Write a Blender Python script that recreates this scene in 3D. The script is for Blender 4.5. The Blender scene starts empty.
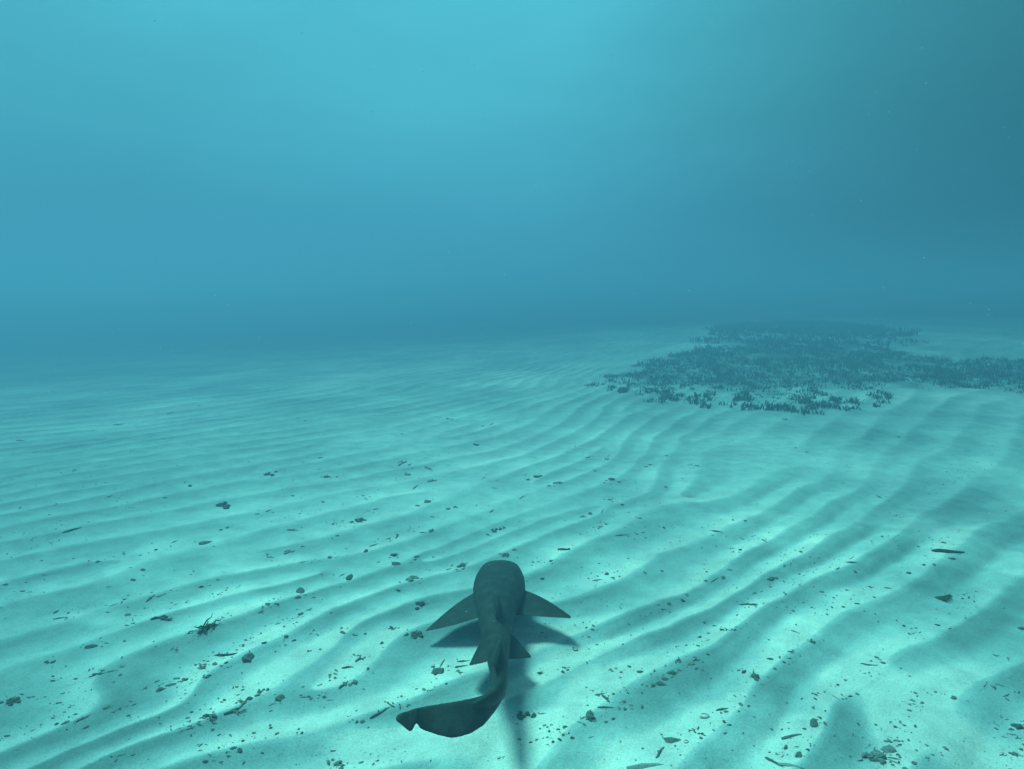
import bpy, math, random
import numpy as np
from mathutils import Vector

S = bpy.context.scene
C = S.collection
random.seed(7)
rng = np.random.default_rng(11)
R = math.radians

# ------------------------------------------------------------------ camera
CAM_H, PITCH, F = 2.1, R(7.2), 667.0
CX, CY = 512.0, 384.5
cam_data = bpy.data.cameras.new('camera')
cam_data.sensor_width = 36.0
cam_data.lens = 36.0 * F / 1024.0
cam_data.clip_start, cam_data.clip_end = 0.05, 600.0
cam = bpy.data.objects.new('camera', cam_data)
cam.location = (0, 0, CAM_H)
cam.rotation_euler = (math.pi / 2 - PITCH, 0, 0)
C.objects.link(cam)
S.camera = cam

# ------------------------------------------------------------------ light
S.view_settings.view_transform = 'Standard'
S.view_settings.look = 'None'
S.view_settings.exposure = 0.0
S.view_settings.gamma = 1.0
S.view_settings.use_curve_mapping = False
S.cycles.use_denoising = True
SUN_EL = R(66)
SUN_AZ = math.atan2(0.70, -0.71)            # direction towards the sun: far and to the left
sun_dir = Vector((math.cos(SUN_AZ) * math.cos(SUN_EL), math.sin(SUN_AZ) * math.cos(SUN_EL), math.sin(SUN_EL)))
sd = bpy.data.lights.new('sun', 'SUN')
sd.energy = 4.6
sd.angle = R(16.0)                           # softened by the rippled surface of the sea
sd.color = (0.25, 1.0, 0.92)                # daylight after some metres of sea water
sun = bpy.data.objects.new('sun', sd)
sun.rotation_euler = sun_dir.to_track_quat('Z', 'Y').to_euler()
sun.location = (-3, 4, 12)
C.objects.link(sun)

def nd(nt, kind, **kw):
    n = nt.nodes.new(kind)
    for k, v in kw.items():
        if hasattr(n, k): setattr(n, k, v)
        else: n.inputs[k].default_value = v
    return n

def ramp(nt, stops, src=None, interp='LINEAR'):
    n = nt.nodes.new('ShaderNodeValToRGB')
    e = n.color_ramp.elements
    n.color_ramp.interpolation = interp
    while len(e) < len(stops): e.new(0.5)
    for i, (p, c) in enumerate(stops):
        e[i].position = p
        e[i].color = (*c, 1) if len(c) == 3 else c
    if src is not None: nt.links.new(src, n.inputs[0])
    return n

def mixc(nt, a, b, fac, mode='MIX'):
    n = nt.nodes.new('ShaderNodeMix'); n.data_type = 'RGBA'; n.blend_type = mode
    for sock, v in ((n.inputs[0], fac), (n.inputs[6], a), (n.inputs[7], b)):
        if hasattr(v, 'links'): nt.links.new(v, sock)
        elif isinstance(v, (int, float)): sock.default_value = v
        else: sock.default_value = (*v, 1)
    return n.outputs[2]

def math_(nt, op, a, b=0.0, clamp=False):
    n = nt.nodes.new('ShaderNodeMath'); n.operation = op; n.use_clamp = clamp
    for sock, v in ((n.inputs[0], a), (n.inputs[1], b)):
        if hasattr(v, 'links'): nt.links.new(v, sock)
        else: sock.default_value = v
    return n.outputs[0]

# the lit water round the scene: bluer towards the horizon, brighter and greener upwards and sunwards,
# and the daylight sky coming in from above through the sea surface
W = bpy.data.worlds.new('World'); S.world = W
W.use_nodes = True
wt = W.node_tree
wt.nodes.clear()
tc = nd(wt, 'ShaderNodeTexCoord')
sep = nd(wt, 'ShaderNodeSeparateXYZ')
wt.links.new(tc.outputs['Generated'], sep.inputs[0])
elev = ramp(wt, [(0.0, (0.018, 0.12, 0.13)), (0.46, (0.040, 0.235, 0.34)), (0.505, (0.058, 0.312, 0.465)),
                 (0.56, (0.060, 0.355, 0.505)), (0.63, (0.078, 0.475, 0.60)), (0.70, (0.090, 0.545, 0.68)), (0.80, (0.090, 0.56, 0.60)), (1.0, (0.10, 0.58, 0.54))],
            math_(wt, 'ADD', math_(wt, 'MULTIPLY', sep.outputs[2], 0.5), 0.5))
# side of the sun brighter, far side dimmer
sx = ramp(wt, [(0.0, (0.24,) * 3), (0.22, (0.18,) * 3), (0.38, (0.02,) * 3), (0.52, (0.0,) * 3), (0.60, (0.14,) * 3), (0.70, (0.42,) * 3), (0.80, (0.62,) * 3), (1.0, (0.68,) * 3)],
          math_(wt, 'ADD', math_(wt, 'MULTIPLY', sep.outputs[0], 0.5), 0.5), 'B_SPLINE')
up_w = math_(wt, 'ADD', math_(wt, 'MULTIPLY', math_(wt, 'MAXIMUM', sep.outputs[2], 0.0), 0.15), 1.08)
side = math_(wt, 'SUBTRACT', 1.0, math_(wt, 'MULTIPLY', sx.outputs[0], up_w))
mp = nd(wt, 'ShaderNodeMapping'); mp.inputs['Scale'].default_value = (1.0, 1.0, 3.2)
wt.links.new(tc.outputs['Generated'], mp.inputs['Vector'])
nz = nd(wt, 'ShaderNodeTexNoise', Scale=3.4, Detail=4.0, Roughness=0.55)
wt.links.new(mp.outputs[0], nz.inputs['Vector'])
cloudy = math_(wt, 'ADD', math_(wt, 'MULTIPLY', nz.outputs[0], 0.26), 0.87)
gain = math_(wt, 'MULTIPLY', side, cloudy)
water_rad = mixc(wt, elev.outputs[0], (1, 1, 1), 0.0)
vm = nd(wt, 'ShaderNodeVectorMath', operation='SCALE')
wt.links.new(water_rad, vm.inputs[0]); wt.links.new(gain, vm.inputs['Scale'])
sky = nd(wt, 'ShaderNodeTexSky', sky_type='NISHITA', sun_disc=False)
sky.sun_elevation = SUN_EL
sky.sun_rotation = math.pi / 2 - SUN_AZ
bg1 = nd(wt, 'ShaderNodeBackground'); bg1.inputs[1].default_value = 1.0
wt.links.new(vm.outputs[0], bg1.inputs[0])
bg2 = nd(wt, 'ShaderNodeBackground'); bg2.inputs[1].default_value = 0.06
wt.links.new(mixc(wt, sky.outputs[0], (0.36, 1.0, 0.66), 1.0, 'MULTIPLY'), bg2.inputs[0])
win = ramp(wt, [(0.0, (0, 0, 0)), (0.62, (0, 0, 0)), (0.86, (0.4, 0.4, 0.4)), (1.0, (0.4, 0.4, 0.4))], sep.outputs[2])
mx = nd(wt, 'ShaderNodeMixShader')
wt.links.new(win.outputs[0], mx.inputs[0]); wt.links.new(bg1.outputs[0], mx.inputs[1]); wt.links.new(bg2.outputs[0], mx.inputs[2])
wo = nd(wt, 'ShaderNodeOutputWorld'); wt.links.new(mx.outputs[0], wo.inputs[0])

# ------------------------------------------------------------------ helpers
def tag(o, label=None, cat=None, group=None, kind=None):
    if label: o['label'] = label
    if cat: o['category'] = cat
    if group: o['group'] = group
    if kind: o['kind'] = kind
    return o

def mesh_np(name, V, Fq, smooth=True):
    """V (n,3), Fq (m,k) all faces with k corners"""
    m = bpy.data.meshes.new(name)
    V = np.asarray(V, dtype=np.float32); Fq = np.asarray(Fq, dtype=np.int32)
    k = Fq.shape[1]
    m.vertices.add(len(V)); m.vertices.foreach_set('co', V.ravel())
    m.loops.add(Fq.size); m.loops.foreach_set('vertex_index', Fq.ravel())
    m.polygons.add(len(Fq))
    m.polygons.foreach_set('loop_start', np.arange(len(Fq), dtype=np.int32) * k)
    m.polygons.foreach_set('use_smooth', np.full(len(Fq), smooth))
    m.update(calc_edges=True)
    return m

def put(name, mesh, mat=None, parent=None, loc=None):
    o = bpy.data.objects.new(name, mesh); C.objects.link(o)
    if mat and not mesh.materials: mesh.materials.append(mat)
    if parent: o.parent = parent
    if loc is not None: o.location = loc
    return o

def hash2(ix, iy, seed):
    h = (ix.astype(np.int64) * 374761393 + iy.astype(np.int64) * 668265263 + seed * 1442695041) & 0x7fffffff
    h = (h ^ (h >> 13)) * 1274126177 & 0x7fffffff
    return ((h ^ (h >> 16)) & 0xffff) / 65535.0

def vnoise(x, y, seed=0):
    ix, iy = np.floor(x), np.floor(y)
    fx, fy = x - ix, y - iy
    fx = fx * fx * fx * (fx * (fx * 6 - 15) + 10); fy = fy * fy * fy * (fy * (fy * 6 - 15) + 10)
    a = hash2(ix, iy, seed); b = hash2(ix + 1, iy, seed); c = hash2(ix, iy + 1, seed); d = hash2(ix + 1, iy + 1, seed)
    return (a + (b - a) * fx) * (1 - fy) + (c + (d - c) * fx) * fy - 0.5

def fbm(x, y, seed=0, octv=3):
    s, a = 0, 1.0
    for i in range(octv):
        s = s + a * vnoise(x * 2 ** i + 17.3 * i, y * 2 ** i - 9.1 * i, seed + i); a *= 0.5
    return s

def sstep(a, b, x):
    t = np.clip((x - a) / (b - a), 0, 1); return t * t * (3 - 2 * t)

# ------------------------------------------------------------------ the sea bed: broad relief
def base_h(x, y):
    x = np.asarray(x, float); y = np.asarray(y, float)
    h = 0.80 * sstep(12, 30, y + 0.25 * (x - 5)) * (0.45 * sstep(-14, -1, x) + 0.55 * sstep(-1, 7, x)) * (1 - 0.5 * sstep(45, 90, y))
    g_ = y - 9.0 - 1.1 * (x + 5.0)                                   # the bottom falls away gently to the left
    h = h - 1.5 * (1 - np.exp(-0.021 * 2.5 * np.log1p(np.exp(g_ / 2.5)))) * sstep(14, -6, x - 0.25 * y)
    h = h + 0.10 * fbm(x / 9.0 + 3, y / 9.0, 5, 2) * sstep(4, 12, y)
    h = h + 0.05 * fbm(x / 2.6, y / 2.6, 9, 2) * sstep(3.0, 6, y)
    return h

def ray(px, py):
    u, v = (px - CX) / F, (py - CY) / F
    return Vector((u, math.cos(PITCH) - v * math.sin(PITCH), -math.sin(PITCH) - v * math.cos(PITCH)))

def ground(px, py, n=3):
    """where a line of sight meets the broad relief"""
    d = ray(px, py); h = 0.0
    for _ in range(14):
        if d.z > -0.012: t = 60.0
        else: t = (h - CAM_H) / d.z
        t = min(t, 90.0)
        h = 0.5 * h + 0.5 * float(base_h(d.x * t, d.y * t))
    return d.x * t, d.y * t

def at_y(px, py, Y):
    d = ray(px, py); t = Y / d.y
    return Vector((d.x * t, Y, CAM_H + d.z * t))

def at_z(px, py, z):
    d = ray(px, py); t = (z - CAM_H) / d.z
    return Vector((d.x * t, d.y * t, z))

# ------------------------------------------------------------------ sand ripples: crests surveyed one by one
CRESTS = {
 5: [(943,769),(963,717),(990,700),(1024,680)],
 4: [(838,745),(850,712),(878,690),(918,662),(958,645),(988,622),(1024,602)],
 3: [(710,769),(768,715),(783,687),(810,665),(836,650),(888,610),(930,592),(958,572),(1008,530),(1024,517)],
 2: [(592,768),(612,740),(652,712),(687,690),(727,660),(768,622),(793,605),(830,585),(856,577),(893,555),(918,532),(943,515),(978,492),(1024,452)],
 1: [(470,769),(488,742),(505,718),(545,700),(575,682),(592,668),(625,655),(680,635),(720,612),(768,582),(820,560),(860,535),(878,517),(898,500),(913,482),(923,462),(953,447),(973,422)],
 0: [(256,765),(294,754),(331,747),(381,732),(406,725),(446,707),(491,687),(530,672),(570,655),(610,640),(642,622),(687,605),(740,575),(800,530),(865,495),(875,472),(893,450),(923,420)],
 -1: [(100,764),(150,750),(212,729),(256,717),(301,709),(331,703),(361,692),(391,674),(411,654),(431,640),(480,625),(577,609),(632,592),(667,575),(687,560),(717,547),(768,522),(800,495),(828,482),(845,450),(868,435),(873,415)],
 -2: [(329,668),(361,631),(380,621),(406,614),(450,603),(527,589),(575,570),(594,555),(632,540),(674,530),(707,515),(750,498),(790,470),(818,432)],
 -3: [(0,762),(50,742),(85,727),(125,712),(175,697),(225,677),(256,662),(294,649),(318,634),(338,619),(381,604),(411,592),(446,582),(512,556),(575,530),(617,512),(672,497),(702,482),(719,455),(749,440),(790,415)],
 -4: [(0,719),(32,707),(95,684),(155,662),(200,649),(225,634),(256,621),(313,599),(356,592),(406,577),(446,563),(512,537),(575,515),(620,503),(654,490),(664,470),(682,452),(724,427),(768,407)],
 -5: [(0,684),(50,664),(85,654),(125,637),(175,619),(225,604),(256,598),(300,588),(350,575),(406,560),(446,550),(512,523),(577,497),(620,478),(660,450),(720,415)],
 -6: [(0,650),(82,628),(150,605),(256,580),(330,562),(400,545),(470,523),(512,508),(577,478),(640,450)],
 -7: [(0,616),(62,601),(125,585),(200,568),(256,557),(350,533),(430,513),(512,489),(560,471)],
 -8: [(0,590),(68,572),(160,550),(256,532),(350,510),(430,492),(512,472),(600,443)],
}
DISLOC = [(ground(312, 690), -1.0)]
def dis(x, y):
    s = 0
    for (dx, dy), q in DISLOC: s = s + q * np.arctan2(y - dy, x - dx) / (2 * math.pi)
    return s
P, N = [], []
for n, pts in CRESTS.items():
    for (x0, y0), (x1, y1) in zip(pts[:-1], pts[1:]):
        for t in (0.0, 0.5):
            P.append(ground(x0 + (x1 - x0) * t, y0 + (y1 - y0) * t)); N.append(n)
P = np.array(P); N = np.array(N, float)
def tps(r2): return 0.5 * r2 * np.log(r2 + 1e-9)
def fit(P, N, lam=0.02):
    n = len(P)
    K = tps(((P[:, None] - P[None]) ** 2).sum(-1)) + lam * np.eye(n)
    Q = np.c_[np.ones(n), P]
    A = np.block([[K, Q], [Q.T, np.zeros((3, 3))]])
    return np.linalg.solve(A, np.r_[N, 0, 0, 0])
# forks: short extra crests that start and stop between the surveyed ones
FORKS = []
for fx, fy, fl in ((-3.2, 5.2, 1.1), (-1.5, 5.0, 0.8), (-4.6, 7.6, 1.6), (-1.0, 7.2, 1.3), (0.9, 6.6, 1.0),
                   (1.3, 9.4, 1.5), (-3.0, 9.8, 2.0), (-6.5, 10.5, 2.0), (0.2, 12.0, 2.0)):
    FORKS.append((fx, fy, fl))
def forks(x, y):
    o = 0
    for fx, fy, fl in FORKS:
        a = 0.28 if fx < 1.5 else 0.75
        ex, ey = fx + fl * math.cos(a), fy + fl * math.sin(a)
        ca, sa = math.cos(a), math.sin(a)
        def th(px, py):
            u = (x - px) * ca + (y - py) * sa; v = -(x - px) * sa + (y - py) * ca
            return np.arctan2(v, u)
        o = o + (th(fx, fy) - th(ex, ey)) / (2 * math.pi)
    return o
WT = fit(P, N - dis(P[:, 0], P[:, 1]), 0.06)
# far from the survey the phase goes on with the mean trend
_far = np.array([ground(px, py) for px, py in ((60, 470), (300, 450), (480, 430), (620, 420), (760, 400), (900, 400), (1000, 430))])
def phase(x, y):
    x = np.asarray(x, float); y = np.asarray(y, float)
    sh = x.shape; xf = x.ravel(); yf = y.ravel(); out = np.empty(len(xf))
    # clamp the fit to its surveyed area, continue linearly beyond
    xc = np.clip(xf, -6.5, 9.0); yc = np.clip(yf, 2.2, 12.5)
    for i in range(0, len(xf), 60000):
        a = xc[i:i + 60000]; b = yc[i:i + 60000]
        r2 = (a[:, None] - P[None, :, 0]) ** 2 + (b[:, None] - P[None, :, 1]) ** 2
        out[i:i + 60000] = tps(r2) @ WT[:-3] + WT[-3] + WT[-2] * a + WT[-1] * b
    out += 0.75 * (xf - xc) * 1.0 - 0.95 * (yf - yc)
    out += dis(xf, yf) + forks(xf, yf)
    out += 0.13 * fbm(xf / 1.0, yf / 1.0, 21, 2) + 0.06 * fbm(xf / 0.33, yf / 0.33, 25, 2)
    out += sstep(11, 20, yf) * (1.5 * fbm(xf / 3.2, yf / 2.2, 23, 3))
    return out.reshape(sh)

# ripple profile: sharp crest, long shaded slope on one side, flat trough, short steep lit slope on the other
_T = np.linspace(0, 1, 257)[:-1]
_k = np.interp(_T, [0.0, 0.10, 0.30, 0.52, 0.70, 0.80, 0.91, 1.0], [1.0, 0.83, 0.42, 0.12, 0.0, 0.10, 0.62, 1.0])
_g = np.exp(-0.5 * (np.arange(-20, 21) / 7.0) ** 2); _g /= _g.sum()
_k = np.convolve(np.r_[_k[-20:], _k, _k[:20]], _g, 'valid')
_k = (_k - _k.min()) / (_k.max() - _k.min())
def ripple(x, y):
    ph = phase(x, y)
    t = np.mod(ph, 1.0)
    prof = np.interp(t, np.r_[_T, 1.0], np.r_[_k, _k[0]])
    soft = 0.5 - 0.5 * np.cos(2 * math.pi * (t + 0.5 - 0.18 * np.sin(2 * math.pi * t)))
    w = sstep(-0.2, 2.2, x) * 0.60 + 0.40 * sstep(-0.3, 0.3, fbm(x / 2.2, y / 2.2, 37, 2))      # rounder ripples on the right
    prof = prof * (1 - w) + soft * w
    amp = 0.039 * np.clip(0.78 + 1.9 * fbm(x / 1.3 + 5, y / 1.3, 31, 3), 0.12, 1.5)
    amp = amp * np.clip(1 + 1.6 * sstep(3.5, 6, y) * fbm(x / 0.9 + 9, y / 0.5, 35, 2) * sstep(2.5, -0.5, x), 0.1, 1.5)
    amp = amp * (1 - 0.45 * sstep(1.0, -3.0, x) * sstep(4.5, 8, y))
    amp = amp * (1 - 0.82 * sstep(2.8, 6.8, y - 0.9 * np.clip(x, 0, 5))) * (1 - 0.35 * sstep(0.5, -3.0, x)) * (1 - 0.75 * sstep(16, 50, y))
    return prof * amp, t
def height(x, y):
    x = np.asarray(x, float); y = np.asarray(y, float)
    r, _ = ripple(x, y)
    fine = 0.010 * fbm(x / 0.28, y / 0.28, 41, 3) + 0.0035 * fbm(x / 0.05, y / 0.05, 45, 2) * sstep(9, 5, y)
    return base_h(x, y) + r + fine

# ------------------------------------------------------------------ materials
def new_mat(name):
    m = bpy.data.materials.new(name); m.use_nodes = True
    nt = m.node_tree; b = nt.nodes['Principled BSDF']
    return m, nt, b
def pos(nt):
    return nd(nt, 'ShaderNodeNewGeometry').outputs['Position']
def noise(nt, vec, scale, detail=4.0, rough=0.5):
    n = nd(nt, 'ShaderNodeTexNoise', Scale=scale, Detail=detail, Roughness=rough)
    nt.links.new(vec, n.inputs['Vector']); return n.outputs[0]

def sand_material():
    m, nt, b = new_mat('sand')
    p = pos(nt)
    att = nd(nt, 'ShaderNodeAttribute', attribute_name='film_and_shade')      # organic film and litter, with ripple shade and caustic light painted in
    film_and_shade = ramp(nt, [(0.0, (0.96, 0.86, 0.76)), (0.18, (0.62, 0.67, 0.63)), (0.42, (0.42, 0.51, 0.485)), (0.72, (0.28, 0.345, 0.33)), (1.0, (0.11, 0.125, 0.10))], att.outputs['Fac'])
    big = noise(nt, p, 0.55, 3.0, 0.5)
    bigr = ramp(nt, [(0.30, (0.72, 0.73, 0.75)), (0.5, (0.95, 0.95, 0.95)), (0.68, (1.20, 1.16, 1.12))], big)
    c = mixc(nt, film_and_shade.outputs[0], bigr.outputs[0], 1.0, 'MULTIPLY')
    mid = ramp(nt, [(0.34, (0.84, 0.84, 0.85)), (0.62, (1.06, 1.06, 1.05))], noise(nt, p, 5.0, 5.0, 0.6))
    c = mixc(nt, c, mid.outputs[0], 1.0, 'MULTIPLY')
    gr = ramp(nt, [(0.30, (0.72, 0.72, 0.72)), (0.5, (1.0, 1.0, 1.0)), (0.72, (1.18, 1.18, 1.16))], noise(nt, p, 110.0, 3.0, 0.7))
    c = mixc(nt, c, gr.outputs[0], 1.0, 'MULTIPLY')
    # scattered dark grains and shell chips too small to model
    vo = nd(nt, 'ShaderNodeTexVoronoi', Scale=26.0)
    nt.links.new(p, vo.inputs['Vector'])
    sp = ramp(nt, [(0.0, (1, 1, 1)), (0.085, (1, 1, 1)), (0.12, (0, 0, 0))], vo.outputs['Distance'])
    sel = ramp(nt, [(0.50, (0, 0, 0)), (0.60, (1, 1, 1))], noise(nt, p, 2.1, 2.0, 0.5))
    c = mixc(nt, c, (0.16, 0.16, 0.14), math_(nt, 'MULTIPLY', math_(nt, 'MULTIPLY', sp.outputs[0], sel.outputs[0]), 0.65))
    nt.links.new(c, b.inputs['Base Color'])
    b.inputs['Roughness'].default_value = 0.95
    b.inputs['Specular IOR Level'].default_value = 0.1
    bp = nd(nt, 'ShaderNodeBump', Strength=0.7, Distance=0.010)
    nt.links.new(noise(nt, p, 38.0, 6.0, 0.7), bp.inputs['Height'])
    nt.links.new(bp.outputs[0], b.inputs['Normal'])
    return m
M_sand = sand_material()

def simple(name, c0, c1, scale, rough=0.85, bump=0.004, bscale=60.0, objc=True):
    m, nt, b = new_mat(name)
    p = nd(nt, 'ShaderNodeTexCoord').outputs['Object'] if objc else pos(nt)
    r = ramp(nt, [(0.32, c0), (0.68, c1)], noise(nt, p, scale, 5.0, 0.6))
    c = r.outputs[0]
    if objc:
        oi = nd(nt, 'ShaderNodeObjectInfo')
        rr = ramp(nt, [(0.0, (0.65, 0.65, 0.65)), (1.0, (1.35, 1.35, 1.3))], oi.outputs['Random'])
        c = mixc(nt, c, rr.outputs[0], 1.0, 'MULTIPLY')
    nt.links.new(c, b.inputs['Base Color'])
    b.inputs['Roughness'].default_value = rough
    b.inputs['Specular IOR Level'].default_value = 0.2
    bp = nd(nt, 'ShaderNodeBump', Strength=0.7, Distance=bump)
    nt.links.new(noise(nt, p, bscale, 4.0, 0.6), bp.inputs['Height'])
    nt.links.new(bp.outputs[0], b.inputs['Normal'])
    return m
M_dark = simple('dark_rubble', (0.05, 0.055, 0.05), (0.22, 0.22, 0.20), 16)
M_mid = simple('weathered_coral', (0.08, 0.085, 0.08), (0.34, 0.33, 0.30), 22)
M_pale = simple('pale_coral', (0.28, 0.29, 0.28), (0.55, 0.54, 0.50), 30)
M_weed = simple('dead_weed', (0.035, 0.04, 0.03), (0.10, 0.10, 0.07), 20)
M_grass = simple('seagrass_leaf', (0.026, 0.048, 0.016), (0.095, 0.125, 0.045), 2.2, objc=False, bump=0.001)
M_mote = simple('drifting_mote', (0.75, 0.75, 0.72), (0.95, 0.95, 0.92), 5)

def inside(poly, x, y):
    c = np.zeros(len(x), bool); n = len(poly)
    for i in range(n):
        x0, y0 = poly[i]; x1, y1 = poly[(i + 1) % n]
        hit = ((y0 > y) != (y1 > y)) & (x < (x1 - x0) * (y - y0) / (y1 - y0 + 1e-12) + x0)
        c ^= hit
    return c
def area(pts): return [ground(*p) for p in pts]
MAIN = area([(604,385),(625,389),(655,393),(690,394),(735,396),(790,402),(845,398),(868,395),(890,392),(940,392),(960,380),(945,366),(915,354),(870,344),(800,341),(745,343),(700,350),(660,360),(625,370)])
RIGHT = area([(925,380),(950,386),(985,389),(1040,393),(1100,395),(1110,362),(1040,359),(980,360),(945,364)])
FAR = area([(690,343),(735,346),(850,347),(930,348),(900,331),(850,324),(780,321),(720,326)])
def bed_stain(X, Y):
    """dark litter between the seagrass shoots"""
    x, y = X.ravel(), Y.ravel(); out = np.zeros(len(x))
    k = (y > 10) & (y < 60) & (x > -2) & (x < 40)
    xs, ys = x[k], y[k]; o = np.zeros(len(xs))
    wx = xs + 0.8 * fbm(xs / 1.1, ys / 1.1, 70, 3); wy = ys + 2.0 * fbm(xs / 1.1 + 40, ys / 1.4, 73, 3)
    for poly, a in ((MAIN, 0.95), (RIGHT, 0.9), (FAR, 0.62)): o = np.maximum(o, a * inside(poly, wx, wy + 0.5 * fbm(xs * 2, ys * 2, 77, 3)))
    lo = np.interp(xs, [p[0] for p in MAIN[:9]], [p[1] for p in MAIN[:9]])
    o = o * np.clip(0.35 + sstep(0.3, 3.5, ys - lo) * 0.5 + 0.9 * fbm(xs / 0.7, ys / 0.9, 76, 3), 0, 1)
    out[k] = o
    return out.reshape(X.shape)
GAPS = [(775, 357, 24, 3.2), (918, 366, 30, 5.5), (868, 352, 16, 2), (905, 388, 12, 3.0)]

# ------------------------------------------------------------------ sea bed mesh
# patches of caustic light painted into the sand colour (-) and of sand darkened by a thin film (+), surveyed with the ripples
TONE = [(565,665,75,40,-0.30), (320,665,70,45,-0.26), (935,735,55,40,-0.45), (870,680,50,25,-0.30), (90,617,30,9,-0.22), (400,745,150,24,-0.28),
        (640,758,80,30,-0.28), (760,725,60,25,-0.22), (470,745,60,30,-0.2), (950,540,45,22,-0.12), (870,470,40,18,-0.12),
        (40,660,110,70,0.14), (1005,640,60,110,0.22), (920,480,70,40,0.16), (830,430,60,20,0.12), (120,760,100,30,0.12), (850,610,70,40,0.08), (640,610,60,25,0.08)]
def seabed():
    ys = [-6.0, -4.0, -2.5, -1.0, 0.0, 0.7, 1.2, 1.6, 1.9]
    y = 2.1
    while y < 110:
        ys.append(y); y += max(0.011, 0.0030 * y) if y < 30 else 0.012 * y
    ys += [140, 200]
    ys = np.array(ys)
    u = np.linspace(-1, 1, 941)
    u = 1.02 * u + 0.9 * u ** 7 + 7.0 * np.sign(u) * np.abs(u) ** 60     # dense in view, stretching out to the sides
    Y = np.repeat(ys[:, None], len(u), 1)
    X = u[None] * (0.35 + 0.92 * np.maximum(Y, 2.0))
    Z = height(X, Y)
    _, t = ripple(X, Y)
    ff = np.interp(t, [0, 0.04, 0.14, 0.34, 0.60, 0.82, 0.96, 1.0], [0.20, 0.60, 1.0, 0.80, 0.35, 0.08, 0.0, 0.20])  # painted shade: darkest on slopes facing away from the sun, palest on lit ones
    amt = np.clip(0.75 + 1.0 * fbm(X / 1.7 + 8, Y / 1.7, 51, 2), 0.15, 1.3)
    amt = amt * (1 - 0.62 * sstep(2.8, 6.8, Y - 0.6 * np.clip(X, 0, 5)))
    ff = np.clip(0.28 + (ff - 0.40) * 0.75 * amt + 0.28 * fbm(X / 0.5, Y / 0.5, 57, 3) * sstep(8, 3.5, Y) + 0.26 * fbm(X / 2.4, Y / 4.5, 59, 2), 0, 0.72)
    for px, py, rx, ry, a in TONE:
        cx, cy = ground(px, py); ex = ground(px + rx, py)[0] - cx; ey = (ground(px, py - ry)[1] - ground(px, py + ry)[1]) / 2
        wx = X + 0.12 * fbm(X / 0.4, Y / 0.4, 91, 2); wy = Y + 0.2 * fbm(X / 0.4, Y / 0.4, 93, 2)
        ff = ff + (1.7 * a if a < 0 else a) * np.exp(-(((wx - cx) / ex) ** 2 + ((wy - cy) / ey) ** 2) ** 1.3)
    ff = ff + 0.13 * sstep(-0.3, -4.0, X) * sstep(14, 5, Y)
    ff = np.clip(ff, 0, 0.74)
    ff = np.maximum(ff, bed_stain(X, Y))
    ny, nx = X.shape
    V = np.stack([X, Y, Z], -1).reshape(-1, 3)
    i = np.arange(ny * nx).reshape(ny, nx)
    Q = np.stack([i[:-1, :-1], i[:-1, 1:], i[1:, 1:], i[1:, :-1]], -1).reshape(-1, 4)
    m = mesh_np('seabed', V, Q)
    a = m.attributes.new('film_and_shade', 'FLOAT', 'POINT'); a.data.foreach_set('value', ff.ravel().astype(np.float32))
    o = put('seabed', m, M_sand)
    o['kind'] = 'structure'
    return o
seabed()

# ------------------------------------------------------------------ nurse shark
def tube(rings):
    """closed loft through rings of equal point count"""
    V = np.concatenate(rings); k = len(rings[0]); fs = []
    for a in range(len(rings) - 1):
        for j in range(k):
            j2 = (j + 1) % k
            fs.append((a * k + j, a * k + j2, (a + 1) * k + j2, (a + 1) * k + j))
    n = len(V)
    V = np.concatenate([V, [rings[0].mean(0)], [rings[-1].mean(0)]])
    tri = []
    for j in range(k):
        j2 = (j + 1) % k
        tri.append((n, j2, j)); tri.append((n + 1, (len(rings) - 1) * k + j, (len(rings) - 1) * k + j2))
    return V, fs, tri

class Shell:
    def __init__(s): s.V = []; s.F = []; s.n = 0
    def add(s, V, *fl):
        for f in fl: s.F += [tuple(i + s.n for i in q) for q in f]
        s.V += [tuple(map(float, v)) for v in V]; s.n += len(V)
    def mesh(s, name):
        m = bpy.data.meshes.new(name); m.from_pydata(s.V, [], s.F); m.update(); return m

def fin(sh, root_lead, root_trail, tip_lead, tip_trail, t0, t1, normal, curve=0.0, n=9, lead_bow=0.0):
    """tapering fin lofted from root chord to tip chord; curve lets the trailing edge hollow, lead_bow bows the leading edge"""
    rl, rt, tl, tt = (np.array(v, float) for v in (root_lead, root_trail, tip_lead, tip_trail))
    nm = np.array(normal, float); nm /= np.linalg.norm(nm)
    back = rt - rl; back /= np.linalg.norm(back)
    rings = []
    for i in range(n):
        s = i / (n - 1)
        a = rl + (tl - rl) * s - back * lead_bow * math.sin(math.pi * s)
        b = rt + (tt - rt) * s - back * curve * math.sin(math.pi * s)
        th = (t0 + (t1 - t0) * s) / 2
        pts = []
        for k in range(16):
            an = 2 * math.pi * k / 16
            c = 0.5 + 0.5 * math.cos(an)
            pts.append(b + (a - b) * c + nm * th * math.copysign(abs(math.sin(an)) ** 0.65, math.sin(an)) * (0.50 + 0.65 * c))
        rings.append(np.array(pts))
    V, q, t = tube(rings); sh.add(V, q, t)

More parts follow.
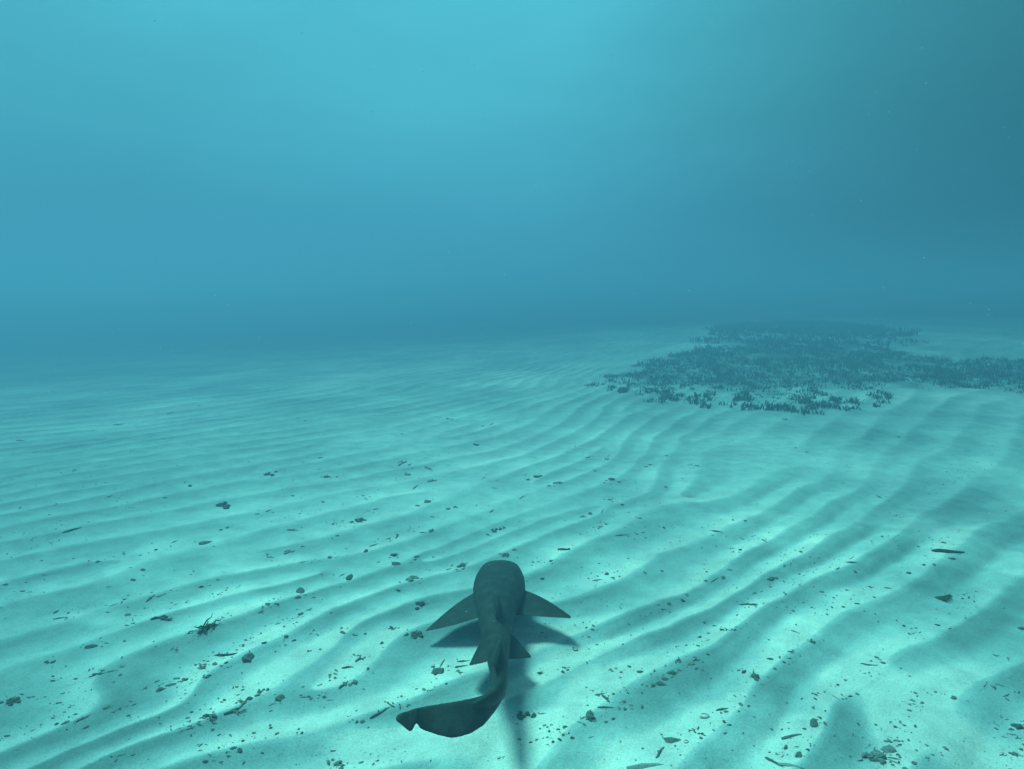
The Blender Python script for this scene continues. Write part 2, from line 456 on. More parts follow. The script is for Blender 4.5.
def nurse_shark():
    sh = Shell()
    # spine: x, y, z, half width, half height
    sp = [(-0.083, 4.66, 0.170, 0.104, 0.038), (-0.083, 4.645, 0.173, 0.124, 0.058), (-0.083, 4.58, 0.180, 0.138, 0.074),
          (-0.083, 4.48, 0.190, 0.153, 0.090), (-0.083, 4.34, 0.200, 0.171, 0.104), (-0.085, 4.18, 0.207, 0.174, 0.116),
          (-0.089, 3.995, 0.224, 0.143, 0.118), (-0.093, 3.775, 0.252, 0.113, 0.108), (-0.090, 3.559, 0.277, 0.090, 0.094),
          (-0.081, 3.335, 0.304, 0.070, 0.078), (-0.071, 3.141, 0.328, 0.056, 0.063), (-0.060, 2.974, 0.351, 0.045, 0.052),
          (-0.054, 2.850, 0.371, 0.036, 0.045), (-0.063, 2.745, 0.386, 0.029, 0.038), (-0.094, 2.688, 0.392, 0.022, 0.030),
          (-0.130, 2.664, 0.388, 0.015, 0.022), (-0.165, 2.652, 0.386, 0.009, 0.012)]
    # resample smoothly
    A = np.array(sp); d = np.r_[0, np.cumsum(np.linalg.norm(np.diff(A[:, :3], axis=0), axis=1))]
    tt = np.linspace(0, d[-1], 70)
    B = np.stack([np.interp(tt, d, A[:, c]) for c in range(5)], 1)
    for _ in range(3):
        B[1:-1] = 0.25 * B[:-2] + 0.5 * B[1:-1] + 0.25 * B[2:]
    rings = []
    for i in range(len(B)):
        a = B[max(i - 1, 0), :3]; b = B[min(i + 1, len(B) - 1), :3]
        tg = (b - a) / np.linalg.norm(b - a)
        sd_ = np.cross(tg, (0, 0, 1)); sd_ /= np.linalg.norm(sd_)
        up = np.cross(sd_, tg)
        s = tt[i] / d[-1]
        pts = []
        for k in range(32):
            an = 2 * math.pi * k / 32
            cx, cz = math.cos(an), math.sin(an)
            e = 0.86
            ex = math.copysign(abs(cx) ** e, cx); ez = math.copysign(abs(cz) ** e, cz)
            if ez < 0: ez *= 0.80 if s < 0.6 else 1.0            # flatter belly
            pts.append(B[i, :3] + sd_ * ex * B[i, 3] + up * ez * B[i, 4])
        rings.append(np.array(pts))
    V, q, t = tube(rings); sh.add(V, q, t)
    # pectoral fins
    lt = at_z(426, 631, 0.085); rt = at_z(571, 617.5, 0.175)
    fin(sh, (-0.19, 4.28, 0.180), (-0.16, 3.90, 0.175), (lt.x, lt.y + 0.014, lt.z), (lt.x, lt.y - 0.006, lt.z), 0.040, 0.010, (0.15, 0, 1), curve=-0.018, lead_bow=0.055)
    fin(sh, (0.03, 4.28, 0.180), (0.00, 3.90, 0.175), (rt.x, rt.y + 0.016, rt.z), (rt.x, rt.y - 0.012, rt.z), 0.040, 0.010, (-0.1, 0, 1), curve=0.0, lead_bow=0.050)
    # pelvic fins
    lp = at_z(469, 665.5, 0.135); rp = at_z(531, 657, 0.160)
    fin(sh, (-0.127, 3.70, 0.200), (-0.095, 3.30, 0.225), (lp.x, lp.y + 0.014, lp.z), (lp.x, lp.y - 0.006, lp.z), 0.032, 0.010, (0.4, 0, 1), lead_bow=0.03, curve=-0.01)
    fin(sh, (-0.050, 3.70, 0.200), (-0.055, 3.30, 0.225), (rp.x, rp.y + 0.014, rp.z), (rp.x, rp.y - 0.008, rp.z), 0.032, 0.010, (-0.4, 0, 1), lead_bow=0.03, curve=-0.01)
    # two dorsal fins set far back, one anal fin
    fin(sh, (-0.093, 3.82, 0.325), (-0.085, 3.43, 0.347), (-0.079, 3.50, 0.492), (-0.080, 3.385, 0.478), 0.040, 0.013, (1, 0, 0.12), curve=0.02, lead_bow=0.02)
    fin(sh, (-0.074, 3.25, 0.370), (-0.072, 2.90, 0.388), (-0.056, 2.970, 0.505), (-0.088, 2.800, 0.478), 0.032, 0.012, (1, 0, 0.05), curve=0.015, lead_bow=0.015)
    fin(sh, (-0.069, 3.098, 0.288), (-0.065, 2.88, 0.330), (-0.071, 2.95, 0.244), (-0.074, 2.834, 0.272), 0.026, 0.010, (1, 0, 0))
    # caudal fin: long low upper lobe, swept round to the left
    cols = [(504, 684, 697, 2.86), (501, 686, 701, 2.80), (498, 689, 707, 2.755), (491, 691.5, 718, 2.70), (484, 694.5, 727, 2.659), (471, 698, 734, 2.631),
            (452, 701.5, 737, 2.615), (436, 704, 735.5, 2.608), (424, 706, 732.5, 2.604), (418.8, 707.2, 730.0, 2.602),
            (416.0, 707.8, 722.0, 2.600), (413.2, 708.5, 731.0, 2.599), (410, 710, 733, 2.598), (404, 711.5, 726.5, 2.596),
            (399, 713.5, 721.5, 2.595), (396, 716, 719, 2.594)]
    cc = np.array(cols, float); q_ = np.r_[0, np.cumsum(np.maximum(np.abs(np.diff(cc[:, 0])), np.abs(np.diff(cc[:, 2])) * 0.5))]
    qq = np.linspace(0, q_[-1], 90); cc = np.stack([np.interp(qq, q_, cc[:, c]) for c in range(4)], 1)
    for _ in range(3): cc[1:-1] = 0.25 * cc[:-2] + 0.5 * cc[1:-1] + 0.25 * cc[2:]
    cols = cc.tolist()
    rings = []
    for k, (px, ya, yb, Y) in enumerate(cols):
        ln = 0.048 * min(1.0, k / 16) * min(1.0, (yb - ya) / 34.0)                  # the blade leans back at the top of its stroke
        a = np.array(at_y(px, ya, Y + ln)); b = np.array(at_y(px, yb, Y - ln))
        b[1] += 0.010 * math.sin(k * 0.12)
        th = 0.025 - 0.010 * k / (len(cols) - 1)
        nrm = np.cross((0.0, 0.62 * min(1.0, k / 16), 1.0), (1.0, 0.9 if k < 10 else (0.35 if k < 18 else 0.08), 0.0)); nrm /= np.linalg.norm(nrm)
        pts = []
        for j in range(16):
            an = 2 * math.pi * j / 16
            c = 0.5 + 0.5 * math.cos(an)
            pts.append(b + (a - b) * c + nrm * th / 2 * math.copysign(abs(math.sin(an)) ** 0.5, math.sin(an)))
        rings.append(np.array(pts))
    V, q, t = tube(rings); sh.add(V, q, t)
    raw = bpy.data.objects.new('tmp', sh.mesh('tmp')); C.objects.link(raw)
    md = raw.modifiers.new('r', 'REMESH'); md.mode = 'VOXEL'; md.voxel_size = 0.0038; md.use_smooth_shade = True
    ms = raw.modifiers.new('s', 'SMOOTH'); ms.factor = 0.5; ms.iterations = 8
    dg = bpy.context.evaluated_depsgraph_get()
    me = bpy.data.meshes.new_from_object(raw.evaluated_get(dg))
    bpy.data.objects.remove(raw)
    me.name = 'nurse_shark'
    me.polygons.foreach_set('use_smooth', np.ones(len(me.polygons), dtype=bool))
    # skin
    m, nt, b = new_mat('shark_skin')
    p = pos(nt)
    c = ramp(nt, [(0.30, (0.011, 0.013, 0.010)), (0.50, (0.027, 0.030, 0.022)), (0.74, (0.058, 0.060, 0.044))], noise(nt, p, 13.0, 6.0, 0.65))
    c2 = ramp(nt, [(0.35, (0.82, 0.82, 0.82)), (0.65, (1.15, 1.15, 1.15))], noise(nt, p, 90.0, 4.0, 0.6))
    nt.links.new(mixc(nt, c.outputs[0], c2.outputs[0], 1.0, 'MULTIPLY'), b.inputs['Base Color'])
    b.inputs['Roughness'].default_value = 0.62
    b.inputs['Specular IOR Level'].default_value = 0.25
    bp = nd(nt, 'ShaderNodeBump', Strength=0.5, Distance=0.002)
    nt.links.new(noise(nt, p, 220.0, 3.0, 0.6), bp.inputs['Height']); nt.links.new(bp.outputs[0], b.inputs['Normal'])
    me.materials.clear()
    o = put('nurse_shark', me, m)
    tag(o, 'dark grey brown nurse shark seen from behind, tail swept left, gliding over sand', 'shark')
    # eyes on the sides of the head and the two barbels under the snout
    em, ent, eb = new_mat('eye'); eb.inputs['Base Color'].default_value = (0.01, 0.01, 0.01, 1); eb.inputs['Roughness'].default_value = 0.15
    V, f = ico(1)
    for s in (-1, 1):
        e = put('eye', mesh_np('eye', np.array(V) * 0.011, f), em, o, (-0.083 + s * 0.141, 4.45, 0.212))
        pts = [(-0.083 + s * 0.035, 4.640, 0.150), (-0.083 + s * 0.040, 4.652, 0.125), (-0.083 + s * 0.042, 4.650, 0.095)]
        rings = [np.array([(x + r * math.cos(a), y + r * math.sin(a), z) for a in np.linspace(0, 2 * math.pi, 7)[:-1]])
                 for (x, y, z), r in zip(pts, (0.007, 0.005, 0.002))]
        V2, q, t = tube(rings); s2 = Shell(); s2.add(V2, q, t)
        put('barbel', s2.mesh('barbel'), m, o)
    return o

_ico = {}
def ico(sub):
    if sub in _ico: return _ico[sub]
    import bmesh
    bm = bmesh.new(); bmesh.ops.create_icosphere(bm, subdivisions=sub, radius=1.0)
    V = [tuple(v.co) for v in bm.verts]; f = [tuple(v.index for v in fc.verts) for fc in bm.faces]; bm.free()
    _ico[sub] = (V, f); return _ico[sub]
nurse_shark()

# ------------------------------------------------------------------ coral rubble and debris
def lump(sub, sx, sy, sz, rough, seed):
    V, f = ico(sub); V = np.array(V); r = np.random.default_rng(seed)
    off = r.uniform(0, 50, 3)
    n = fbm(V[:, 0] * 1.3 + off[0] + V[:, 2] * 0.9, V[:, 1] * 1.3 + off[1] - V[:, 2] * 0.7, seed, 3)
    V = V * (1 + rough * n)[:, None] + r.normal(0, 0.07 * rough, V.shape)
    return V * (sx, sy, sz), f

def stick_shell(sh, pts, r0, r1, seed, k=6):
    r = np.random.default_rng(seed)
    pts = [np.array(p, float) for p in pts]; rings = []
    for i, p in enumerate(pts):
        a = pts[max(i - 1, 0)]; b = pts[min(i + 1, len(pts) - 1)]
        tg = (b - a) / (np.linalg.norm(b - a) + 1e-9)
        s = np.cross(tg, (0.1, 0.05, 1)); s /= np.linalg.norm(s); u = np.cross(s, tg)
        rad = (r0 + (r1 - r0) * i / (len(pts) - 1)) * r.uniform(0.75, 1.3)
        if i in (0, len(pts) - 1): rad *= 0.55
        rings.append(np.array([p + rad * (s * math.cos(x) + u * math.sin(x)) * r.uniform(0.85, 1.15) for x in np.linspace(0, 2 * math.pi, k + 1)[:-1]]))
    V, q, t = tube(rings); sh.add(V, q, t)

def m_lump(i):
    r = np.random.default_rng(100 + i)
    V, f = lump(2, 0.5, 0.5 * r.uniform(0.55, 0.9), 0.5 * r.uniform(0.4, 0.7), 0.9, 200 + i)
    return mesh_np('rubble_lump', V, f, smooth=False)
def m_stick(i):
    r = np.random.default_rng(300 + i); sh = Shell()
    ys = np.cumsum(r.normal(0, 0.05, 6)); pts = [(-0.5 + 0.2 * j, ys[j], 0.03 + 0.02 * math.sin(j)) for j in range(6)]
    stick_shell(sh, pts, 0.085, 0.055, 310 + i)
    if i % 2:
        j = r.integers(1, 4); p = np.array(pts[j])
        stick_shell(sh, [p, p + (0.09, 0.10, 0.03), p + (0.16, 0.2, 0.03)], 0.06, 0.03, 330 + i)
    return sh.mesh('rubble_stick')
def m_branch(i):
    """antler of dead branching coral"""
    r = np.random.default_rng(400 + i); sh = Shell()
    def grow(p, a, l, rad, dep):
        p = np.array(p, float); pts = [p.copy()]
        for _ in range(4):
            a += r.normal(0, 0.28); p = p + np.array((math.cos(a), math.sin(a), r.normal(0, 0.15))) * l / 4; p[2] = max(p[2], 0.02); pts.append(p.copy())
        stick_shell(sh, pts, rad, rad * 0.7, int(r.integers(1e6)))
        if dep:
            for s in (-1, 1):
                if r.random() < 0.85: grow(pts[2 if s < 0 else 4], a + s * r.uniform(0.5, 1.1), l * 0.62, rad * 0.75, dep - 1)
    grow((-0.45, 0, 0.05), r.normal(0, 0.2), 0.62, 0.07, 2)
    return sh.mesh('rubble_branch')
def m_clump(i):
    """encrusted clump of fused fragments"""
    r = np.random.default_rng(500 + i); sh = Shell()
    for k in range(9):
        V, f = lump(1, r.uniform(0.12, 0.24), r.uniform(0.10, 0.2), r.uniform(0.08, 0.17), 0.9, 520 + i * 20 + k)
        a = r.uniform(0, 6.28); V = np.stack([V[:, 0] * math.cos(a) - V[:, 1] * math.sin(a), V[:, 0] * math.sin(a) + V[:, 1] * math.cos(a), V[:, 2]], 1)
        sh.add(V + (r.normal(0, 0.21), r.normal(0, 0.15), abs(r.normal(0.05, 0.07))), f)
    for k in range(5):
        a = r.uniform(0, 6.28); c = np.array((r.normal(0, 0.15), r.normal(0, 0.12), 0.08)); dvec = np.array((math.cos(a), math.sin(a), 0.25))
        stick_shell(sh, [c, c + dvec * 0.2, c + dvec * 0.38], 0.04, 0.02, 560 + i * 9 + k, 5)
    return sh.mesh('rubble_clump')
def m_tangle(i):
    """matted tangle of dead weed stems"""
    r = np.random.default_rng(700 + i); sh = Shell()
    for k in range(30):
        a = r.normal(0.35, 0.45); l = r.uniform(0.2, 0.55); c = np.array((r.normal(0, 0.17), r.normal(0, 0.09), abs(r.normal(0.05, 0.05)) + 0.015))
        pts = []
        for j in range(5):
            s = j / 4 - 0.5
            pts.append(c + np.array((math.cos(a) * l * s, math.sin(a) * l * s + 0.03 * math.sin(j * 2 + k), 0.025 * math.cos(s * 3 + k) + 0.02 * r.normal())))
        stick_shell(sh, pts, 0.020, 0.012, 720 + k, 5)
    return sh.mesh('weed_tangle')
def m_ring(i):
    """broken cup of a pale shell"""
    sh = Shell(); pts = [(0.38 * math.cos(a), 0.38 * math.sin(a), 0.05) for a in np.linspace(0.4, 4.9 + 0.3 * i, 10)]
    stick_shell(sh, pts, 0.09, 0.07, 800 + i)
    return sh.mesh('shell_fragment')
def m_fan(i):
    sh = Shell(); r = np.random.default_rng(820 + i)
    for k in range(7):
        a = 0.95 + 0.22 * (k - 3)
        pts = [(0.45 - 0.05 * j - 0, -0.4, 0.04) for j in range(1)] + [(0.42 - math.cos(a) * 0.0 - 0.9 * s * math.cos(a * 0.8), -0.40 + 0.9 * s * math.sin(a * 0.8), 0.04 + 0.22 * s * s) for s in (0.3, 0.6, 0.85 + 0.1 * r.random())]
        stick_shell(sh, pts, 0.05, 0.05, 830 + k, 5)
    return sh.mesh('fan_fragment')

PROTO = {}
def proto(kind, i, mat):
    key = (kind, i, mat.name)
    if key not in PROTO:
        me = {'l': m_lump, 's': m_stick, 'b': m_branch, 'c': m_clump, 't': m_tangle, 'r': m_ring, 'f': m_fan}[kind](i)
        me.materials.append(mat); PROTO[key] = me
    return PROTO[key]
NVAR = {'l': 7, 's': 6, 'b': 5, 'c': 5, 't': 2, 'r': 2, 'f': 1}
NAME = {'l': 'coral_rubble', 's': 'rubble_stick', 'b': 'coral_branch', 'c': 'rubble_clump', 't': 'weed_tangle', 'r': 'shell_fragment', 'f': 'fan_fragment'}

def drop(px, py, size, kind, mat, ang=None, sink=0.12):
    """lay a piece on the sand; size = its length in pixels, ang = its heading in the picture (degrees, 0 = across)"""
    x, y = ground(px, py)
    for _ in range(3):                      # onto the rippled surface
        h = float(height(np.array([x]), np.array([y]))[0])
        d = ray(px, py); t = min((h - CAM_H) / min(d.z, -0.012), 90); x, y = d.x * t, d.y * t
    L = size / F * math.hypot(y, CAM_H) * 1.05
    i = random.randrange(NVAR[kind])
    o = put(NAME[kind], proto(kind, i, mat), loc=(x, y, h - sink * 0.15 * L))
    if ang is None: az = random.uniform(0, math.tau)
    else:
        a = R(ang); qx, qy = ground(px + 6 * math.cos(a), py - 6 * math.sin(a)); g0 = ground(px, py)
        vx, vy = qx - g0[0], qy - g0[1]; az = math.atan2(vy, vx)
        L = max(size / 6.0 * math.hypot(vx, vy), L * 0.9)
        L = min(L, size / F * math.hypot(y, CAM_H) * 1.9)
    # tilt with the slope of the sand
    e = 0.03
    hx = float(height(np.array([x + e]), np.array([y]))[0]); hy = float(height(np.array([x]), np.array([y + e]))[0])
    nrm = Vector((-(hx - h) / e, -(hy - h) / e, 1)).normalized()
    q = Vector((0, 0, 1)).rotation_difference(nrm)
    from mathutils import Quaternion
    o.rotation_mode = 'QUATERNION'
    o.rotation_quaternion = q @ Quaternion((0, 0, 1), az)
    T = min(L, size / F * math.hypot(y, CAM_H) * 1.05)
    if kind == 's': T *= 0.85
    o.scale = (L, T, T * (0.75 if kind in 'lc' else 1.0))
    return o

D, Md, Pl, Wd = M_dark, M_mid, M_pale, M_weed
BIG = [ # px, py, size, kind, material, heading, label, category
 (206,629,40,'t',Wd,25,'large dark tangle of dead weed stems in a ripple trough, left of the shark','weed tangle'),
 (222,506,17,'c',D,None,'round dark clump standing alone on the pale sand at mid left','rubble'),
 (206,543,13,'l',D,5,'dark flat lump just below the lone round clump at mid left','rubble'),
 (160,615,25,'b',D,28,'dark twig with a thick knob at its lower left end, left of the weed tangle','coral branch'),
 (61,618,14,'s',D,8,'short dark stick beside a bright sand patch near the left edge','coral stick'),
 (92,647,10,'l',D,-5,'flat dark chip beside two tiny slivers below the bright patch at left','rubble'),
 (226,654,25,'s',D,5,'straight dark stick lying level, its right end nearly touching a grey lump','coral stick'),
 (247,659,14,'l',Md,30,'grey oval lump at the right end of a straight dark stick','rubble'),
 (215,712,26,'b',Md,20,'long bent dark coral branch in the trough low at left, left half of a chain','coral branch'),
 (236,711,26,'b',Md,15,'forked coral branch in the trough low at left, right half of a chain','coral branch'),
 (82,718,16,'s',D,38,'thick dark stub pointing up to the right, alone low at left','coral stick'),
 (10,702,17,'c',D,15,'dark flattened mat of debris cut by the left edge of the picture','rubble'),
 (72,530,20,'s',Wd,14,'thin dark sliver of weed on the sand high at the left','weed'),
 (293,530,13,'s',D,0,'thin level dark twig in the middle distance left of the shark','coral stick'),
 (326,477,10,'c',D,None,'small dark clump far out above the left group of rubble','rubble'),
 (358,521,13,'c',D,15,'dark knobbly clump in the middle distance with a pale rim, left of the shark','rubble'),
 (394,556,13,'c',D,5,'upper of two dark clumps touching each other, up left from the shark','rubble'),
 (396,564,10,'l',D,0,'lower of two dark clumps touching each other, up left from the shark','rubble'),
 (350,577,9,'l',D,40,'dark upright looking lump with a small one at its left, up left of the shark','rubble'),
 (463,566,12,'c',D,35,'dark clump just left of the shark head','rubble'),
 (504,555,10,'c',D,None,'dark clump just ahead of the shark head','rubble'),
 (421,605,17,'c',D,10,'loose heap of dark coral bits up left from the tip of the left pectoral fin','rubble'),
 (414,635,17,'c',D,5,'dark knobbly lump right beside the tip of the left pectoral fin','rubble'),
 (437,672,13,'l',Md,0,'grey lump with a pale top on bright sand left of the pelvic fin','rubble'),
 (441,664,12,'s',Md,65,'grey twig standing up from a pale topped lump left of the pelvic fin','coral stick'),
 (463,661,14,'s',D,6,'upper of two thin dark twigs lying side by side by the left pelvic fin','coral stick'),
 (462,666,13,'s',D,8,'lower of two thin dark twigs lying side by side by the left pelvic fin','coral stick'),
 (462,672,9,'b',Md,None,'small forked coral bit under the two thin twigs by the pelvic fin','coral branch'),
 (378,712,21,'s',D,38,'slanting dark stick left of the tip of the shark tail','coral stick'),
 (391,704,11,'s',Md,-32,'short stub above a slanting stick, up left from the tail tip','coral stick'),
 (402,706,9,'b',D,60,'small upright dark bit just above the tail tip','coral branch'),
 (523,717,16,'c',D,None,'round dark clump to the right of the shark tail','rubble'),
 (540,674,10,'c',D,0,'dark lump right of the right pelvic fin','rubble'),
 (343,684,14,'s',D,52,'slanting dark twig at the left of a scatter of bits, left of the tail','coral stick'),
 (360,659,13,'b',D,30,'forked dark bit above a scatter of bits, left of the shark','coral branch'),
 (348,668,13,'s',D,5,'level thin twig below a forked bit, left of the shark','coral stick'),
 (353,683,12,'c',Md,None,'low grey heap of coral bits left of the shark tail','rubble'),
 (279,699,11,'l',D,25,'dark lump with a short stick below it, low left of centre','rubble'),
 (338,765,12,'c',Md,None,'pale grey heap of bits cut by the bottom edge left of the tail','rubble'),
 (606,707,18,'s',D,2,'level dark bar at the foot of a stack of bits right of the tail','coral stick'),
 (605,699,14,'s',D,-48,'slanting dark bar rising from the level bar right of the tail','coral stick'),
 (600,694,11,'s',D,10,'top dark bit over the slanting bar right of the tail','coral stick'),
 (590,717,10,'l',D,80,'dark grey lump down left from the level bar right of the tail','rubble'),
 (684,660,15,'b',D,-25,'dark forked clump on the shaded ripple at lower right centre','coral branch'),
 (673,674,12,'c',D,20,'dark lump in a row of bits below the forked clump at lower right centre','rubble'),
 (660,683,10,'l',D,15,'dark bit in the middle of a row of rubble at lower right centre','rubble'),
 (671,741,14,'l',Md,-5,'grey lump with a pale top near the bottom right of centre','rubble'),
 (661,753,15,'s',Md,55,'short thick stub leaning between two pale coral pieces near the bottom','coral stick'),
 (645,765,38,'s',Pl,3,'thick pale blue coral branch lying along the bottom edge','coral branch'),
 (756,677,15,'c',D,-60,'dark clump of upright bits on the sand, lower right','rubble'),
 (704,716,11,'r',Pl,None,'curved pale shell fragment, lower right of centre','shell'),
 (722,709,13,'s',Md,12,'short level grey twig right of a curved shell fragment','coral stick'),
 (693,731,10,'b',D,None,'small dark forked bit above the bottom edge, lower right of centre','coral branch'),
 (748,604,20,'s',D,-8,'thin dark blade shaped stick right of centre','coral stick'),
 (717,532,13,'s',D,-12,'flat dark sliver in the middle distance at right of centre','coral stick'),
 (621,535,13,'s',D,12,'dark sliver on the sand up right from the shark head','coral stick'),
 (597,580,10,'s',D,8,'dark sliver just up right from the right pectoral fin','coral stick'),
 (947,600,18,'f',Wd,None,'dark fan shaped fragment of ribs, alone at the right','sea fan fragment'),
 (947,551,32,'s',Wd,0,'long very thin dark twig lying level, far right','coral stick'),
 (852,563,13,'s',D,-4,'thin dark twig between small bits at the right, above the centre right ripples','coral stick'),
 (888,588,9,'s',D,-5,'short dark chip on the sand left of the fan shaped fragment','coral stick'),
 (868,664,18,'s',Md,-8,'flat grey twig at the edge of the bright sand patch, right','coral stick'),
 (796,632,10,'s',D,-18,'short dark pointed chip, right of centre','coral stick'),
 (791,736,21,'s',Md,12,'thick grey stick with a pale top near the bottom at right','coral stick'),
 (775,762,20,'s',Md,-30,'pale slanting stick at the bottom edge, left one of a touching pair','coral stick'),
 (791,765,24,'s',Pl,-12,'pale stick at the bottom edge, right one of a touching pair','coral stick'),
 (799,755,9,'l',Md,None,'small grey lump above the touching pair of pale sticks','rubble'),
 (814,724,11,'l',D,None,'dark flat lump near the bottom, right of the thick grey stick','rubble'),
 (878,759,30,'c',Md,None,'wide low heap of grey coral rubble at the bottom edge, right','rubble'),
 (889,750,13,'l',Pl,None,'pale lump on top of the wide low heap at the bottom right','rubble'),
 (837,698,11,'s',Pl,-30,'pale slanting chip on bright sand, lower right','coral stick'),
 (1018,728,18,'c',D,-15,'dark lump cut by the right edge of the picture, low down','rubble'),
 (1005,695,10,'s',D,42,'short slanting dark stick near the right edge','coral stick'),
 (558,483,12,'b',D,5,'upper left one of three small dark heaps in the middle distance','coral branch'),
 (538,477,9,'c',D,None,'small dark heap with a tail of crumbs in the middle distance, above the shark','rubble'),
 (611,480,12,'c',D,-5,'dark heap with crumbs on both sides, in the middle distance right of centre','rubble'),
 (565,551,18,'b',D,-12,'crooked dark coral branch up right from the shark head','coral branch'),
]
for px, py, size, kind, mat, ang, label, cat in BIG:
    tag(drop(px, py, size * 0.92, kind, mat, ang), label, cat)

SMALL = """109 497 4 c;32 539 6 s;156 550 4 l;125 554 9 s;98 562 5 l;143 570 5 l;133 580 6 l;108 587 4 l;175 542 9 s;45 575 7 s;6 585 6 l;165 498 4 l;185 482 4 l;
190 486 5 l;227 528 4 l;221 530 4 l;218 580 4 l;238 587 5 s;201 587 5 l;150 598 12 s;160 596 7 s;113 605 9 s;128 615 7 l;56 612 5 l;101 638 5 s;107 643 6 s;133 623 6 b;
52 662 7 c;173 649 6 s;177 648 5 s;112 671 10 s;99 673 11 b;93 677 8 b;53 681 4 l;122 667 4 l;30 697 8 s;202 668 7 c;185 680 6 l;171 685 7 l;160 690 8 l;150 687 7 b;
192 683 6 s;205 677 6 l;209 676 5 l;222 666 5 l;215 664 5 l;243 646 4 l;65 723 7 l;57 724 5 l;108 707 5 l;114 711 9 s;127 706 4 l;120 709 4 l;33 730 6 s;17 750 5 s;7 736 5 l;121 755 8 s;
200 724 10 s;190 728 8 b;182 731 6 s;243 702 8 b;249 699 6 l;230 755 6 b;240 750 6 l;222 761 6 b;233 748 5 l;205 762 5 l;300 592 12 l;297 598 9 l;278 603 8 b;268 604 6 l;261 611 7 b;
301 614 6 l;309 610 6 b;286 637 6 l;275 652 3 l;287 645 4 b;310 651 3 l;343 633 6 l;341 628 4 l;311 634 5 s;392 629 8 b;382 643 5 l;368 669 4 l;330 675 4 l;335 678 4 l;305 697 9 s;311 699 4 l;
324 697 5 l;330 700 6 s;272 704 8 s;261 692 8 c;303 687 3 l;362 722 5 l;357 722 4 l;432 690 6 s;424 690 5 l;417 689 3 l;446 684 3 l;302 733 4 l;378 761 4 l;545 624 3 l;641 616 4 s;
663 609 5 s;669 604 5 l;683 601 5 l;687 594 4 s;706 581 4 l;714 580 9 s;723 578 6 l;755 593 4 l;737 588 3 l;589 637 3 l;589 649 3 l;575 649 6 r;565 668 7 b;563 672 5 l;612 671 4 l;621 672 4 l;640 672 6 l;
722 630 5 l;727 630 6 b;736 627 3 l;708 640 5 s;700 637 4 l;698 646 4 l;691 664 8 l;696 660 7 b;697 668 6 s;653 686 6 l;665 679 7 l;647 686 4 l;614 694 4 l;543 714 8 s;547 727 4 l;565 727 5 l;
580 722 7 s;584 718 8 s;595 721 4 l;606 722 4 l;613 719 4 l;560 740 4 l;572 738 4 l;563 735 4 l;548 745 5 s;553 742 4 l;537 740 4 c;590 737 6 s;624 702 5 l;631 705 5 l;625 709 5 l;628 693 3 l;
642 693 3 l;642 685 3 l;744 672 6 l;762 684 6 s;741 705 5 l;749 706 4 l;724 722 4 l;686 742 6 r;701 732 8 b;701 738 5 l;680 755 3 l;787 593 7 b;771 587 4 l;776 578 4 l;800 584 4 s;
793 611 4 l;843 607 4 l;874 597 4 l;872 587 5 s;937 625 5 l;913 633 5 s;909 634 3 l;904 626 4 l;921 633 5 b;791 652 7 b;770 659 5 l;784 662 4 l;775 669 4 l;812 642 6 c;878 658 4 l;883 663 5 l;
865 673 5 s;845 680 3 l;838 685 3 l;818 693 3 l;910 704 6 s;954 698 6 l;985 685 5 s;1000 685 8 s;1022 629 6 l;1008 658 3 l;820 718 4 l;825 723 4 l;790 722 6 b;808 750 4 l;784 757 6 b;896 727 5 l;
900 745 4 l;904 725 4 l;862 762 9 b;914 763 6 l;933 755 3 l;1003 755 7 b;1015 755 9 c;1018 738 5 b;1005 737 6 s;843 483 6 s;798 488 4 s;880 497 9 s;795 448 4 l;807 452 3 l;899 437 4 l;785 419 6 b;
944 543 5 l;952 559 6 l;941 547 5 s;840 569 8 b;851 558 6 s;855 572 4 l;870 587 4 l;909 573 5 l;771 579 8 l;785 566 4 l;786 566 5 b;924 565 4 l;934 565 4 l;810 557 3 l;801 552 4 l;589 457 8 s;
608 459 7 b;595 471 4 l;528 480 5 l;549 486 4 l;522 497 8 s;619 482 5 l;604 483 4 l;650 465 4 l;646 467 4 l;667 456 4 l;690 465 6 s;697 466 4 l;666 487 4 l;610 500 4 l;622 505 4 l;
583 517 7 b;590 514 6 l;602 511 7 s;600 527 6 b;606 524 4 l;637 534 4 l;639 518 5 l;664 528 4 l;671 526 4 s;733 520 4 l;745 521 4 l;764 541 8 s;515 550 6 l;551 561 5 l;553 564 4 b;542 579 5 l;
607 574 6 l;613 578 4 l;645 573 5 l;662 571 4 l;707 572 4 l;730 570 4 l;740 550 4 l;268 475 9 c;276 472 4 l;320 458 4 l;337 477 4 l;293 496 4 l;323 502 5 l;269 511 8 s;257 514 5 l;337 536 5 l;
376 509 7 s;369 511 5 s;427 502 7 l;418 506 5 l;433 517 6 s;432 481 9 b;415 487 9 s;402 463 9 b;409 465 4 l;428 469 12 s;407 475 7 c;448 465 5 s;402 434 4 l;476 445 6 l;453 447 4 s;491 424 8 s;483 426 4 l;
448 419 7 b;483 478 6 s;495 488 7 s;448 509 7 l;458 507 8 b;494 511 8 b;431 531 8 l;423 533 8 s;400 536 11 b;393 539 7 b;374 545 11 s;366 551 6 l;271 557 10 s;289 552 11 b;304 546 7 b;330 557 7 l;
302 562 8 s;320 561 5 s;337 557 6 s;343 575 8 s;417 557 6 l;410 580 8 l;415 578 9 l;459 571 6 s;495 531 9 c;488 535 4 l;507 527 9 b;398 590 6 l;449 569 7 s;342 521 5 s;333 524 4 l;363 496 3 l;
298 418 3 l;305 421 3 l;190 411 4 s;170 413 10 s;118 425 8 b;35 452 6 s;20 441 10 s;75 470 5 l;55 505 5 s;20 508 4 l;130 508 4 s;305 595 4 l;200 406 6 s"""
